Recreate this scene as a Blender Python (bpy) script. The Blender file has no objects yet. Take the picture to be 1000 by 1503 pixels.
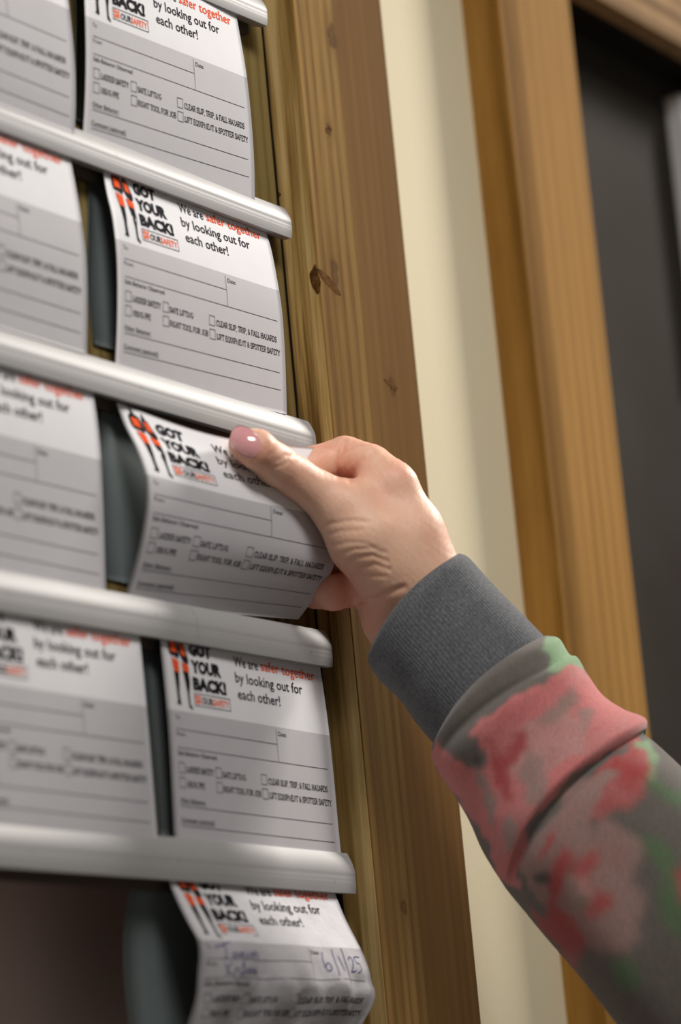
import bpy, bmesh, math, random
import numpy as np
from mathutils import Vector, Matrix

random.seed(4)
rng = np.random.RandomState(7)
SC = bpy.context.scene
COL = SC.collection

# ------------------------------------------------------------------ camera
CR = np.array([0.51737274, -0.8509326, -0.09076981])
CU = np.array([-0.13419554, -0.18543077, 0.97345107])
CF = np.array([0.84517277, 0.49145614, 0.21012819])
CC = np.array([-1.26432733, -0.74533411, -0.52941631])
FPX = 5217.77                                    # focal length in pixels of the 1000x1503 frame
cam_d = bpy.data.cameras.new('camera')
cam = bpy.data.objects.new('camera', cam_d)
COL.objects.link(cam)
cam.matrix_world = Matrix(((CR[0], CU[0], -CF[0], CC[0]), (CR[1], CU[1], -CF[1], CC[1]),
                           (CR[2], CU[2], -CF[2], CC[2]), (0, 0, 0, 1)))
cam_d.sensor_fit = 'VERTICAL'
cam_d.sensor_height = 36.0
cam_d.sensor_width = 24.0
cam_d.lens = FPX * 36.0 / 1503.0
cam_d.clip_start = 0.05
cam_d.dof.use_dof = True
cam_d.dof.focus_distance = 1.495
cam_d.dof.aperture_fstop = 5.8
SC.camera = cam

# ------------------------------------------------------------------ world, lights, exposure
w = bpy.data.worlds.new('room_air')
SC.world = w
w.use_nodes = True
w.node_tree.nodes['Background'].inputs[0].default_value = (1.0, 0.93, 0.84, 1)
w.node_tree.nodes['Background'].inputs[1].default_value = 0.13


def area(name, loc, target, sx, sy, power, color, spread=180):
    d = bpy.data.lights.new(name, 'AREA')
    d.shape = 'RECTANGLE'
    d.size = sx
    d.size_y = sy
    d.energy = power
    d.color = color
    d.spread = math.radians(spread)        # narrow beam, added to imitate a dimming towards the edges of the view
    o = bpy.data.objects.new(name, d)
    COL.objects.link(o)
    o.location = loc
    dr = Vector(target) - Vector(loc)
    o.rotation_euler = dr.to_track_quat('-Z', 'Y').to_euler()
    return o


area('ceiling_panel_light', (-0.72, -1.05, 0.88), (0.0, 0, -0.09), 0.9, 0.35, 1.55, (1.0, 0.965, 0.93), 40)
area('ceiling_panel_light', (1.65, -0.66, 0.88), (0.18, 0, -0.06), 0.4, 0.25, 2.5, (1.0, 0.94, 0.87), 40)

SC.view_settings.view_transform = 'Standard'
SC.view_settings.look = 'None'
SC.view_settings.gamma = 1.0
SC.view_settings.use_curve_mapping = False
SC.view_settings.exposure = 0.0


# ------------------------------------------------------------------ geometry helpers
def ray(x, y):
    return (x - 500) / FPX * CR - (y - 751.5) / FPX * CU + CF


def on_plane(x, y, ax, val):
    d = ray(x, y)
    return CC + d * ((val - CC[ax]) / d[ax])


def at(x, y, depth):
    return CC + ray(x, y) * depth


def depth_of(p):
    return float((np.asarray(p) - CC) @ CF)


def lin(c):
    c = [v / 255.0 for v in c]
    return tuple([v / 12.92 if v <= 0.04045 else ((v + 0.055) / 1.055) ** 2.4 for v in c] + [1.0])


def link(name, verts, faces, mat, parent=None, smooth=False, uv=None):
    me = bpy.data.meshes.new(name)
    me.from_pydata([tuple(map(float, v)) for v in verts], [], [tuple(map(int, f)) for f in faces])
    me.update()
    if smooth:
        for p in me.polygons:
            p.use_smooth = True
    if uv is not None:
        lay = me.uv_layers.new(name='UVMap')
        li = np.zeros(len(me.loops), dtype=np.int32)
        me.loops.foreach_get('vertex_index', li)
        lay.data.foreach_set('uv', np.asarray(uv, dtype=np.float32)[li].ravel())
    me.materials.append(mat)
    o = bpy.data.objects.new(name, me)
    COL.objects.link(o)
    if parent is not None:
        o.parent = parent
    return o


def thing(name, label, cat, loc=(0, 0, 0), group=None):
    o = bpy.data.objects.new(name, None)
    o.empty_display_size = 0.02
    COL.objects.link(o)
    o.location = loc
    o['label'] = label
    o['category'] = cat
    if group:
        o['group'] = group
    return o


def settle(root):
    """children were built in world coordinates: shift their mesh into the thing's frame"""
    for ch in root.children:
        if ch.type == 'MESH':
            ch.data.transform(Matrix.Translation(-Vector(root.location)))
            for g in ch.children:
                if g.type == 'MESH':
                    g.data.transform(Matrix.Translation(-Vector(root.location)))


def box_vf(x0, x1, y0, y1, z0, z1, bev=0.0):
    bm = bmesh.new()
    bmesh.ops.create_cube(bm, size=1.0)
    for v in bm.verts:
        v.co.x = x0 if v.co.x < 0 else x1
        v.co.y = y0 if v.co.y < 0 else y1
        v.co.z = z0 if v.co.z < 0 else z1
    if bev > 0:
        bmesh.ops.bevel(bm, geom=bm.edges[:], offset=bev, segments=3, profile=0.6, affect='EDGES')
    bm.verts.ensure_lookup_table()
    bm.verts.index_update()
    V = [tuple(v.co) for v in bm.verts]
    Fc = [[v.index for v in f.verts] for f in bm.faces]
    bm.free()
    return V, Fc


def box(name, x0, x1, y0, y1, z0, z1, mat, parent=None, bev=0.0):
    V, Fc = box_vf(x0, x1, y0, y1, z0, z1, bev)
    return link(name, V, Fc, mat, parent)


def grid_faces(n, m, close=False):
    out = []
    for i in range(n - 1):
        for j in range(m - 1 if not close else m):
            k = (j + 1) % m
            out.append((i * m + j, i * m + k, (i + 1) * m + k, (i + 1) * m + j))
    return out


# ------------------------------------------------------------------ material helper
class Mat:
    def __init__(self, name, rough=0.6, color=None, spec=0.5):
        self.m = bpy.data.materials.new(name)
        self.m.use_nodes = True
        self.t = self.m.node_tree
        self.b = self.t.nodes['Principled BSDF']
        self.b.inputs['Roughness'].default_value = rough
        self.b.inputs['Specular IOR Level'].default_value = spec
        if color is not None:
            self.b.inputs['Base Color'].default_value = lin(color)

    def n(self, kind, **kw):
        nd = self.t.nodes.new(kind)
        for k, v in kw.items():
            setattr(nd, k, v)
        return nd

    def l(self, a, b):
        self.t.links.new(a, b)

    def coords(self, kind='Object', scale=(1, 1, 1), loc=(0, 0, 0), rot=(0, 0, 0)):
        tc = self.n('ShaderNodeTexCoord')
        mp = self.n('ShaderNodeMapping')
        mp.inputs['Scale'].default_value = scale
        mp.inputs['Location'].default_value = loc
        mp.inputs['Rotation'].default_value = rot
        self.l(tc.outputs[kind], mp.inputs[0])
        return mp.outputs[0]

    def noise(self, vec, scale, detail=4, rough=0.5, dist=0.0):
        nz = self.n('ShaderNodeTexNoise')
        nz.inputs['Scale'].default_value = scale
        nz.inputs['Detail'].default_value = detail
        nz.inputs['Roughness'].default_value = rough
        nz.inputs['Distortion'].default_value = dist
        self.l(vec, nz.inputs['Vector'])
        return nz.outputs[0]

    def ramp(self, fac, stops, interp='LINEAR'):
        r = self.n('ShaderNodeValToRGB')
        r.color_ramp.interpolation = interp
        el = r.color_ramp.elements
        while len(el) < len(stops):
            el.new(0.5)
        for e, (p, c) in zip(el, stops):
            e.position = p
            e.color = lin(c) if len(c) == 3 else c
        self.l(fac, r.inputs[0])
        return r.outputs[0]

    def mix(self, fac, a, b, mode='MIX'):
        mx = self.n('ShaderNodeMix', data_type='RGBA', blend_type=mode)
        for v, i in ((fac, 0), (a, 6), (b, 7)):
            if hasattr(v, 'is_output'):
                self.l(v, mx.inputs[i])
            elif i == 0:
                mx.inputs[0].default_value = v
            else:
                mx.inputs[i].default_value = lin(v)
        return mx.outputs[2]

    def math(self, op, a, b=None, c=None, clamp=False):
        md = self.n('ShaderNodeMath', operation=op, use_clamp=clamp)
        for v, i in ((a, 0), (b, 1), (c, 2)):
            if v is None:
                continue
            if hasattr(v, 'is_output'):
                self.l(v, md.inputs[i])
            else:
                md.inputs[i].default_value = v
        return md.outputs[0]

    def base(self, out):
        self.l(out, self.b.inputs['Base Color'])

    def bump(self, h, strength=0.3, dist=0.001):
        bp = self.n('ShaderNodeBump')
        bp.inputs['Strength'].default_value = strength
        bp.inputs['Distance'].default_value = dist
        self.l(h, bp.inputs['Height'])
        self.l(bp.outputs[0], self.b.inputs['Normal'])


def wood(name, dark, mid, light, seed=0.0, knots=(), axis='Z', stripe=None, grain=1.0, rough=0.5, off=(0, 0), wave=0.25):
    """stained softwood: long grain, growth bands and knots; object coordinates are world metres"""
    M = Mat(name, 0.8, spec=0.04)
    st = {'Z': (1, 1, 0.035), 'X': (0.035, 1, 1)}[axis]
    v = M.coords('Object', st, (seed, seed * 1.7, seed * .3))
    raw = M.coords('Object')
    # knots bend the grain: pull the coordinate sideways around each knot
    kmask = None
    kd = None
    for (kx, kz, kr, asp) in [(a - off[0], b - off[1], c_, d_) for a, b, c_, d_ in knots]:
        vs = M.n('ShaderNodeVectorMath', operation='SUBTRACT')
        M.l(raw, vs.inputs[0])
        vs.inputs[1].default_value = (kx, 0, kz)
        vm = M.n('ShaderNodeVectorMath', operation='MULTIPLY')
        M.l(vs.outputs[0], vm.inputs[0])
        vm.inputs[1].default_value = (1 / kr, 0, 1 / (kr * asp))
        ln = M.n('ShaderNodeVectorMath', operation='LENGTH')
        M.l(vm.outputs[0], ln.inputs[0])
        d = M.math('ADD', ln.outputs['Value'], M.math('MULTIPLY_ADD', M.noise(raw, 260 + kx * 100, 2), 1.3, -0.65))
        kd = d if kd is None else M.math('MINIMUM', kd, d)
    band = M.noise(v, 120 * grain, 3, 0.55, 0.3)
    fine = M.noise(v, 900, 3, 0.6)
    big = M.noise(M.coords('Object', (1, 1, 0.18), (seed, 3, seed)), 16, 3, 0.5, 0.5)
    wv = M.n('ShaderNodeTexWave', wave_type='BANDS', bands_direction='X' if axis == 'Z' else 'Z', wave_profile='SIN')
    wv.inputs['Scale'].default_value = 55 * grain
    wv.inputs['Distortion'].default_value = 5.0
    wv.inputs['Detail'].default_value = 2.0
    wv.inputs['Detail Scale'].default_value = 0.6
    M.l(M.coords('Object', st if axis == 'Z' else (0.03, 1, 1), (seed * 2, 0, 0)), wv.inputs['Vector'])
    g = M.math('ADD', M.math('MULTIPLY', band, 0.6), M.math('MULTIPLY', wv.outputs[1], wave))
    g = M.math('ADD', g, M.math('MULTIPLY', fine, 0.25))
    c = M.ramp(g, [(0.36, dark), (0.5, mid), (0.66, light)])
    c = M.mix(M.math('MULTIPLY', M.ramp(big, [(0.35, (0, 0, 0)), (0.65, (255, 255, 255))]), 0.6), c, dark)
    if stripe:                                    # heartwood boundary running down the board
        sx, wdt, col, amt = stripe
        sep = M.n('ShaderNodeSeparateXYZ')
        M.l(raw, sep.inputs[0])
        e = M.math('SUBTRACT', M.math('ADD', sep.outputs[0], M.math('MULTIPLY', big, 0.012)), sx - off[0])
        c = M.mix(M.math('MULTIPLY', M.math('DIVIDE', e, wdt, clamp=True), amt), c, col)
    if kd is not None:
        ring = M.math('SINE', M.math('MULTIPLY', kd, 9.0))
        core = M.ramp(kd, [(0.0, (255, 255, 255)), (0.55, (235, 235, 235)), (1.0, (120, 120, 120)), (1.0, (0, 0, 0))])
        soft = M.n('ShaderNodeMapRange')
        soft.inputs['From Min'].default_value = 2.6
        soft.inputs['From Max'].default_value = 0.7
        M.l(kd, soft.inputs['Value'])
        c = M.mix(M.math('MULTIPLY', soft.outputs[0], 0.35), c, dark)
        cr = M.n('ShaderNodeMapRange')
        cr.inputs['From Min'].default_value = 1.05
        cr.inputs['From Max'].default_value = 0.75
        M.l(kd, cr.inputs['Value'])
        kc = M.mix(M.math('MULTIPLY', M.math('ADD', ring, 1.0), 0.35), (62, 38, 18), (104, 70, 36))
        c = M.mix(M.math('MULTIPLY', cr.outputs[0], 0.6), c, kc)
    M.base(c)
    M.bump(M.math('ADD', band, M.math('MULTIPLY', fine, 0.5)), 0.25, 0.0006)
    return M.m


# ------------------------------------------------------------------ materials
def m_wall():
    M = Mat('cream_wall_paint', 0.8, spec=0.12)
    v = M.coords()
    c = M.mix(M.noise(v, 9, 3), (208, 197, 166), (216, 205, 176))
    M.base(c)
    M.bump(M.noise(v, 260, 3, 0.6), 0.12, 0.001)
    return M.m


def m_rail():
    M = Mat('white_plastic_rail', 0.5, spec=0.28)
    v = M.coords('Object', (0.6, 60, 60))
    c = M.mix(M.noise(v, 40, 3), (158, 157, 156), (170, 169, 168))
    sp = M.noise(M.coords(), 330, 1, 0.4)
    c = M.mix(M.math('MULTIPLY', M.ramp(sp, [(0.755, (0, 0, 0)), (0.78, (255, 255, 255))]), 0.35), c, (120, 116, 110))
    M.base(c)
    M.bump(M.noise(v, 80, 2), 0.05, 0.0004)
    return M.m


def m_paper():
    M = Mat('printed_form_paper', 0.7, spec=0.08)
    tc = M.n('ShaderNodeTexCoord')
    sep = M.n('ShaderNodeSeparateXYZ')
    M.l(tc.outputs['UV'], sep.inputs[0])
    f = M.math('GREATER_THAN', sep.outputs[1], 27.9)
    mott = M.noise(M.coords('Object'), 60, 3)
    top = M.mix(mott, (222, 221, 224), (230, 229, 231))
    low = M.mix(mott, (186, 184, 187), (192, 190, 193))
    M.base(M.mix(f, top, low))
    M.bump(M.noise(M.coords('Object'), 900, 2), 0.06, 0.0003)
    return M.m


def m_paper_used():
    M = Mat('handled_form_paper', 0.7, spec=0.08)
    tc = M.n('ShaderNodeTexCoord')
    sep = M.n('ShaderNodeSeparateXYZ')
    M.l(tc.outputs['UV'], sep.inputs[0])
    f = M.math('GREATER_THAN', sep.outputs[1], 27.9)
    c = M.mix(f, (226, 225, 228), (188, 186, 189))
    sm = M.ramp(M.noise(M.coords('Object'), 45, 4, 0.6), [(0.5, (0, 0, 0)), (0.75, (255, 255, 255))])
    M.base(M.mix(M.math('MULTIPLY', sm, 0.25), c, (165, 160, 158)))
    M.bump(M.noise(M.coords('Object'), 55, 4, 0.55), 0.5, 0.003)
    return M.m


def m_flat(name, col, rough=0.8, spec=0.02):
    return Mat(name, rough, col, spec).m


def m_noise(name, a, b, scale, rough=0.6, spec=0.3, bump=0.0):
    M = Mat(name, rough, spec=spec)
    nz = M.noise(M.coords(), scale, 4)
    M.base(M.mix(M.ramp(nz, [(0.35, (0, 0, 0)), (0.65, (255, 255, 255))]), a, b))
    if bump:
        M.bump(nz, bump, 0.001)
    return M.m


MW = m_wall()
MRAIL = m_rail()
MPAPER = m_paper()
MPAPER2 = m_paper_used()
MINK = m_flat('black_ink', (38, 36, 40))
MINKG = m_flat('form_line_ink', (70, 68, 72))
MORG = m_flat('orange_ink', (236, 92, 48))
MORGP = m_flat('pale_orange_ink', (240, 120, 84))
MPEN = m_flat('blue_ballpoint', (62, 58, 128))
MBACKC = m_noise('grey_green_card', (104, 113, 114), (116, 124, 122), 8, 0.75, 0.1)
MPANEL = wood('olive_stained_panel', (92, 74, 38), (122, 103, 60), (140, 122, 78), 3.1, grain=0.7, rough=0.6)
MLIP = m_flat('grey_plastic_lip', (88, 78, 70), 0.5)
MGAP = m_flat('gap_shade', (22, 18, 15), 0.9, 0.05)
MDARK = m_noise('dark_brown_recess', (196, 172, 166), (206, 182, 174), 9, 0.8, 0.1)

# ------------------------------------------------------------------ the setting
YW = 0.012          # wall surface
YP = 0.010          # board panel surface
XS = 0.0074         # left face of the board's side post
PY = -0.006         # front of that post
XE = 0.0865         # its right face
X2 = 0.201          # second post
X2E = 0.2806
P2Y = -0.008
ZT, ZB = 0.42, -0.85


def struct(o):
    o['kind'] = 'structure'
    return o


struct(box('wall_back', XE - 0.02, X2 + 0.02, YW, YW + 0.10, ZB, ZT, MW))
# board : panel, dark strip for the gap's shade, side post
board = thing('ticket_board', 'wooden board of white rails holding printed safety cards, framed by a stained post', 'board', (-0.15, YP, -0.2))
ZPB = -0.366        # lower end of the panel, hidden behind the lowest rail
OFF = (-0.15, -0.2)
box('back_panel', -0.42, XS - 0.0025, YP, YP + 0.012, ZPB, ZT, MPANEL, board)
box('gap_shade_strip', XS - 0.0024, XS - 0.0001, YP + 0.0002, YP + 0.02, ZB, ZT, MGAP, board)  # dark filler whose colour stands in for the shade inside the gap


def zpix(x, y, yy):
    return float(on_plane(x, y, 1, yy)[2])


def xpix(x, y, yy):
    return float(on_plane(x, y, 1, yy)[0])


kn = [(487, 52, .0042, 1.5), (492, 405, .0036, 2.6), (576, 566, .0028, 2.0), (593, 1331, .0026, 1.5), (483, 190, .0025, 1.6)]
knots = [(xpix(a, b, PY), zpix(a, b, PY), r, s) for a, b, r, s in kn]
MPOST = wood('brown_stained_post', (96, 70, 34), (132, 101, 54), (154, 122, 70), 1.3, knots,
             stripe=(xpix(504, 100, PY), 0.004, (104, 74, 38), 0.8), grain=0.8, off=OFF, wave=0.12)
# the side face has tight, pale ring lines
MSIDE = wood('golden_post_edge', (112, 84, 42), (178, 146, 88), (222, 192, 134), 8.7, (), grain=1.6, wave=.3)


def knot_side(px, py):
    p = on_plane(px, py, 0, XS)
    return p


V, Fc = box_vf(XS, XE, PY, YW + 0.004, ZB, ZT, 0.0009)
post = link('side_post', V, Fc, MPOST, board)
post.data.materials.append(MSIDE)
for p in post.data.polygons:
    if p.normal.x < -0.8:
        p.material_index = 1
# a dark knot wrapping the post's front-left arris
kp = on_plane(463, 410, 0, XS)
ang = np.linspace(0, 2 * math.pi, 20, endpoint=False)
link('knot', [(XS - 0.00015, kp[1] + 0.0024 * math.cos(a) * (1 + .25 * math.sin(2 * a)), kp[2] + 0.0062 * math.sin(a) * (1 + .2 * math.cos(3 * a))) for a in ang], [tuple(range(20))],
     m_noise('knot_wood', (66, 42, 22), (110, 76, 40), 500, 0.9, 0.02), board)

M2 = wood('amber_stained_post', (108, 76, 32), (150, 109, 52), (178, 134, 70), 5.5,
          stripe=(xpix(790, 300, P2Y), 0.01, (176, 134, 78), 0.4), grain=0.5, wave=.12)
MHEAD = wood('brown_header_beam', (110, 84, 56), (150, 118, 80), (172, 140, 100), 6.5, axis='X', grain=0.5)
ZH = zpix(1000, 66, P2Y)
YSOF = float(on_plane(982, 122, 2, ZH)[1])
d2 = struct(box('door_1', X2, X2E, P2Y, YW + 0.10, ZB, ZT, M2, bev=0.0012))
d2.name = 'door_1'
header = struct(box('trim_1', X2E, 1.3, P2Y, 0.004, ZH, ZH + 0.09, MHEAD, bev=0.001))
# recess beyond the opening
MRC = Mat('dim_room_wall', 0.8, spec=0.1)
vv = MRC.coords('Object', (0.4, 1, 1))
nz = MRC.noise(vv, 3.0, 2)
sepz = MRC.n('ShaderNodeSeparateXYZ')
MRC.l(MRC.coords('Object'), sepz.inputs[0])
MRC.base(MRC.mix(MRC.ramp(MRC.math('ADD', MRC.math('MULTIPLY', sepz.outputs[2], 1.0), MRC.math('MULTIPLY', nz, .25)),
                          [(-0.0, (70, 55, 46)), (0.08, (72, 68, 62)), (0.3, (84, 84, 82))]), (74, 62, 52), (74, 62, 52)))
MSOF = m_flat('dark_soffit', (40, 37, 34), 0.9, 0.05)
print('header', ZH, 'soffit depth', YSOF)
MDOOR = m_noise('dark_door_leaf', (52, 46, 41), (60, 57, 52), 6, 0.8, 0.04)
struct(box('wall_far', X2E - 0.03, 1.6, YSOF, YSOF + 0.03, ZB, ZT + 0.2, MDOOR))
struct(box('wall_soffit', X2E - 0.02, 1.6, 0.0045, YSOF + 0.01, ZH + 0.0005, ZH + 0.09, MSOF))
# dark opening below the board's panel
struct(box('wall_left', -0.90, XS, 0.055, 0.07, ZB - .3, ZPB + 0.05, MDARK))
struct(box('wall_below', -0.60, XS, YP + 0.013, 0.055, ZPB, ZPB + 0.02, MDARK))
struct(box('wall_side', XS - 0.004, XS, YP + 0.02, 0.055, ZB, ZPB, MDARK))
MKN = m_noise('knot_streak', (74, 50, 26), (104, 74, 40), 400, 0.9, 0.02)
for pts_ in ([(466, 393), (476, 399), (488, 411), (499, 428), (501, 434), (494, 431), (482, 419), (472, 408)],
             [(563, 556), (571, 558), (578, 563), (584, 570), (581, 575), (575, 570), (568, 562)],
             [(478, 188), (484, 185), (488, 190), (485, 196), (479, 195)]):
    link('knot', [on_plane(a, b, 1, PY - 0.00012) for a, b in pts_], [tuple(reversed(range(len(pts_))))], MKN, board)
for pts_ in ([(403, 283), (409, 281), (413, 285), (410, 290), (404, 291)],):
    link('knot', [on_plane(a, b, 0, XS - 0.00012) for a, b in pts_], [tuple(reversed(range(len(pts_))))], MKN, board)
settle(board)

# white upright in the far room, at the right edge of the frame
wp = on_plane(1001, 136, 1, YSOF - 0.012)
wz = float(wp[2])
far = box('white_door_edge', float(wp[0]), float(wp[0]) + 0.12, YSOF - 0.012, YSOF - 0.0005, wz - 0.16, wz, m_flat('white_gloss', (225, 225, 228), 0.4), bev=0.002)
far['label'] = 'blurred white upright strip beyond the dark doorway at the upper right'
far['category'] = 'panel'

# ------------------------------------------------------------------ rails
RAILS = [  # bottom front edge: two pixels, right end pixel ; label
    ((300, 0), (390, 38), 391, 'uppermost white plastic rail, cut by the top of the picture'),
    ((0, 192), (418, 347), 427, 'white plastic rail above the card whose whole slogan shows, second from top'),
    ((0, 535), (320, 627), 463, 'white plastic rail just above the thumb'),
    ((0, 897), (478, 978), 487, 'white plastic rail below the lifted card, with a fine vertical joint'),
    ((0, 1273), (518, 1312), 521, 'lowest white plastic rail, above the handwritten card'),
]


def rail_profile(HR):
    """front outline, (y, z) from the lower front edge up and over to the back; rounded belly with fine ribs"""
    pts = []
    H = HR
    n = 30
    for i in range(n + 1):
        t = i / n
        z = H * t
        y = -0.0011 * (1 - (2 * t - 0.8) ** 2) + 0.0016 * max(0, t - 0.5) ** 1.5 * 2.6
        if abs(t - 0.42) < 0.02 or abs(t - 0.30) < 0.012 or abs(t - .36) < .012:
            y += 0.00010
        pts.append((y, z))
    pts += [(0.0045, H + 0.0002), (0.0075, H - 0.0015), (0.0080, H * 0.4), (0.0062, 0.0015), (0.003, 0.0002)]
    return pts


RH = [.0135, .0142, .0152, .0160, .0172]
rail_ends = []
for k, (a, b, xe, lab) in enumerate(RAILS):
    A = on_plane(*a, 1, 0.0)
    B = on_plane(*b, 1, 0.0)
    sl = (B[2] - A[2]) / (B[0] - A[0])
    ye = a[1] + (b[1] - a[1]) * (xe - a[0]) / (b[0] - a[0])
    E = on_plane(xe, ye, 1, 0.0)
    x0 = -0.40
    x1 = float(E[0])
    zf = lambda x: A[2] + sl * (x - A[0])
    rail_ends.append((A, sl, x1))
    PROF = rail_profile(RH[k])
    rt = thing('card_rail', lab, 'rail', (x1, 0, zf(x1)), 'white rails across the board')
    segs = [x0, -0.10, x1] if k != 3 else [x0, xpix(290, 880, -.002), x1]
    m = len(PROF)
    spans = [(x0, x1)] if k != 3 else [(segs[0], segs[1] - 0.00012), (segs[1] + 0.00012, segs[2])]
    for (s0, s1) in spans:
        V = []
        xs = np.linspace(s0, s1, 12)
        for x in xs:
            for (y, z) in PROF:
                V.append((x, y, zf(x) + z))
        Fc = grid_faces(len(xs), m, True)
        Fc.append(tuple(range(m)))
        Fc.append(tuple(reversed(range((len(xs) - 1) * m, len(xs) * m))))
        o = link('rail_body', V, Fc, MRAIL, rt, True)
        o.data.set_sharp_from_angle(angle=math.radians(28))
    # rear lip of the holder, showing as a dim strip under the white front
    V = []
    for x in (x0, x1 - 0.004):
        for (y, z) in ((0.0066, 0.004), (0.0066, -0.0030), (0.0098, -0.0030), (0.0098, 0.004)):
            V.append((x, y, zf(x) + z))
    link('rear_lip', V, [(0, 1, 5, 4), (1, 2, 6, 5), (2, 3, 7, 6), (3, 0, 4, 7), (3, 2, 1, 0), (4, 5, 6, 7)], MLIP, rt)
    settle(rt)
print('rail ends', [(round(x, 4), round(float(a[2]), 4)) for a, s, x in rail_ends])


# ------------------------------------------------------------------ lettering
def text_mesh(body, bold=0.0, spacing=1.0):
    cu = bpy.data.curves.new('t', 'FONT')
    cu.body = body
    cu.size = 1.0
    cu.offset = bold
    cu.resolution_u = 2
    cu.space_character = spacing
    cu.fill_mode = 'BOTH'
    o = bpy.data.objects.new('t', cu)
    COL.objects.link(o)
    bpy.context.view_layer.update()
    dg = bpy.context.evaluated_depsgraph_get()
    me = bpy.data.meshes.new_from_object(o.evaluated_get(dg))
    V = np.array([v.co[:2] for v in me.vertices]) if len(me.vertices) else np.zeros((0, 2))
    Fc = [tuple(p.vertices) for p in me.polygons]
    bpy.data.objects.remove(o)
    bpy.data.curves.remove(cu)
    bpy.data.meshes.remove(me)
    return V, Fc


def fit_text(body, u0, vb, cap, width, bold=0.0, spacing=1.0):
    """body set so that its left edge is u0, its baseline vb (v grows downwards), its capitals 'cap' high"""
    V, Fc = text_mesh(body, bold, spacing)
    H, _ = text_mesh('H', bold)
    ch = H[:, 1].max() - 0.0
    w0, w1 = V[:, 0].min(), V[:, 0].max()
    U = (V[:, 0] - w0) / (w1 - w0) * width + u0
    W = vb - V[:, 1] / ch * cap
    return np.stack([U, W], 1), Fc


def ribbon(pts, wd):
    """flat stroke of width wd along a polyline, as quads"""
    P = np.array(pts, float)
    V = []
    for i in range(len(P)):
        a = P[max(0, i - 1)]
        b = P[min(len(P) - 1, i + 1)]
        t = (b - a) / (np.linalg.norm(b - a) + 1e-9)
        nrm = np.array([-t[1], t[0]]) * wd / 2
        V += [P[i] + nrm, P[i] - nrm]
    Fc = [(2 * i, 2 * i + 1, 2 * i + 3, 2 * i + 2) for i in range(len(P) - 1)]
    return np.array(V), Fc


# slab-serif capitals, unit height (y up), each (advance, strokes, serif feet)
def _arc(cx, cy, rx, ry, a0, a1, n=8):
    return [(cx + rx * math.cos(math.radians(a0 + (a1 - a0) * i / n)), cy + ry * math.sin(math.radians(a0 + (a1 - a0) * i / n))) for i in range(n + 1)]


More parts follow.
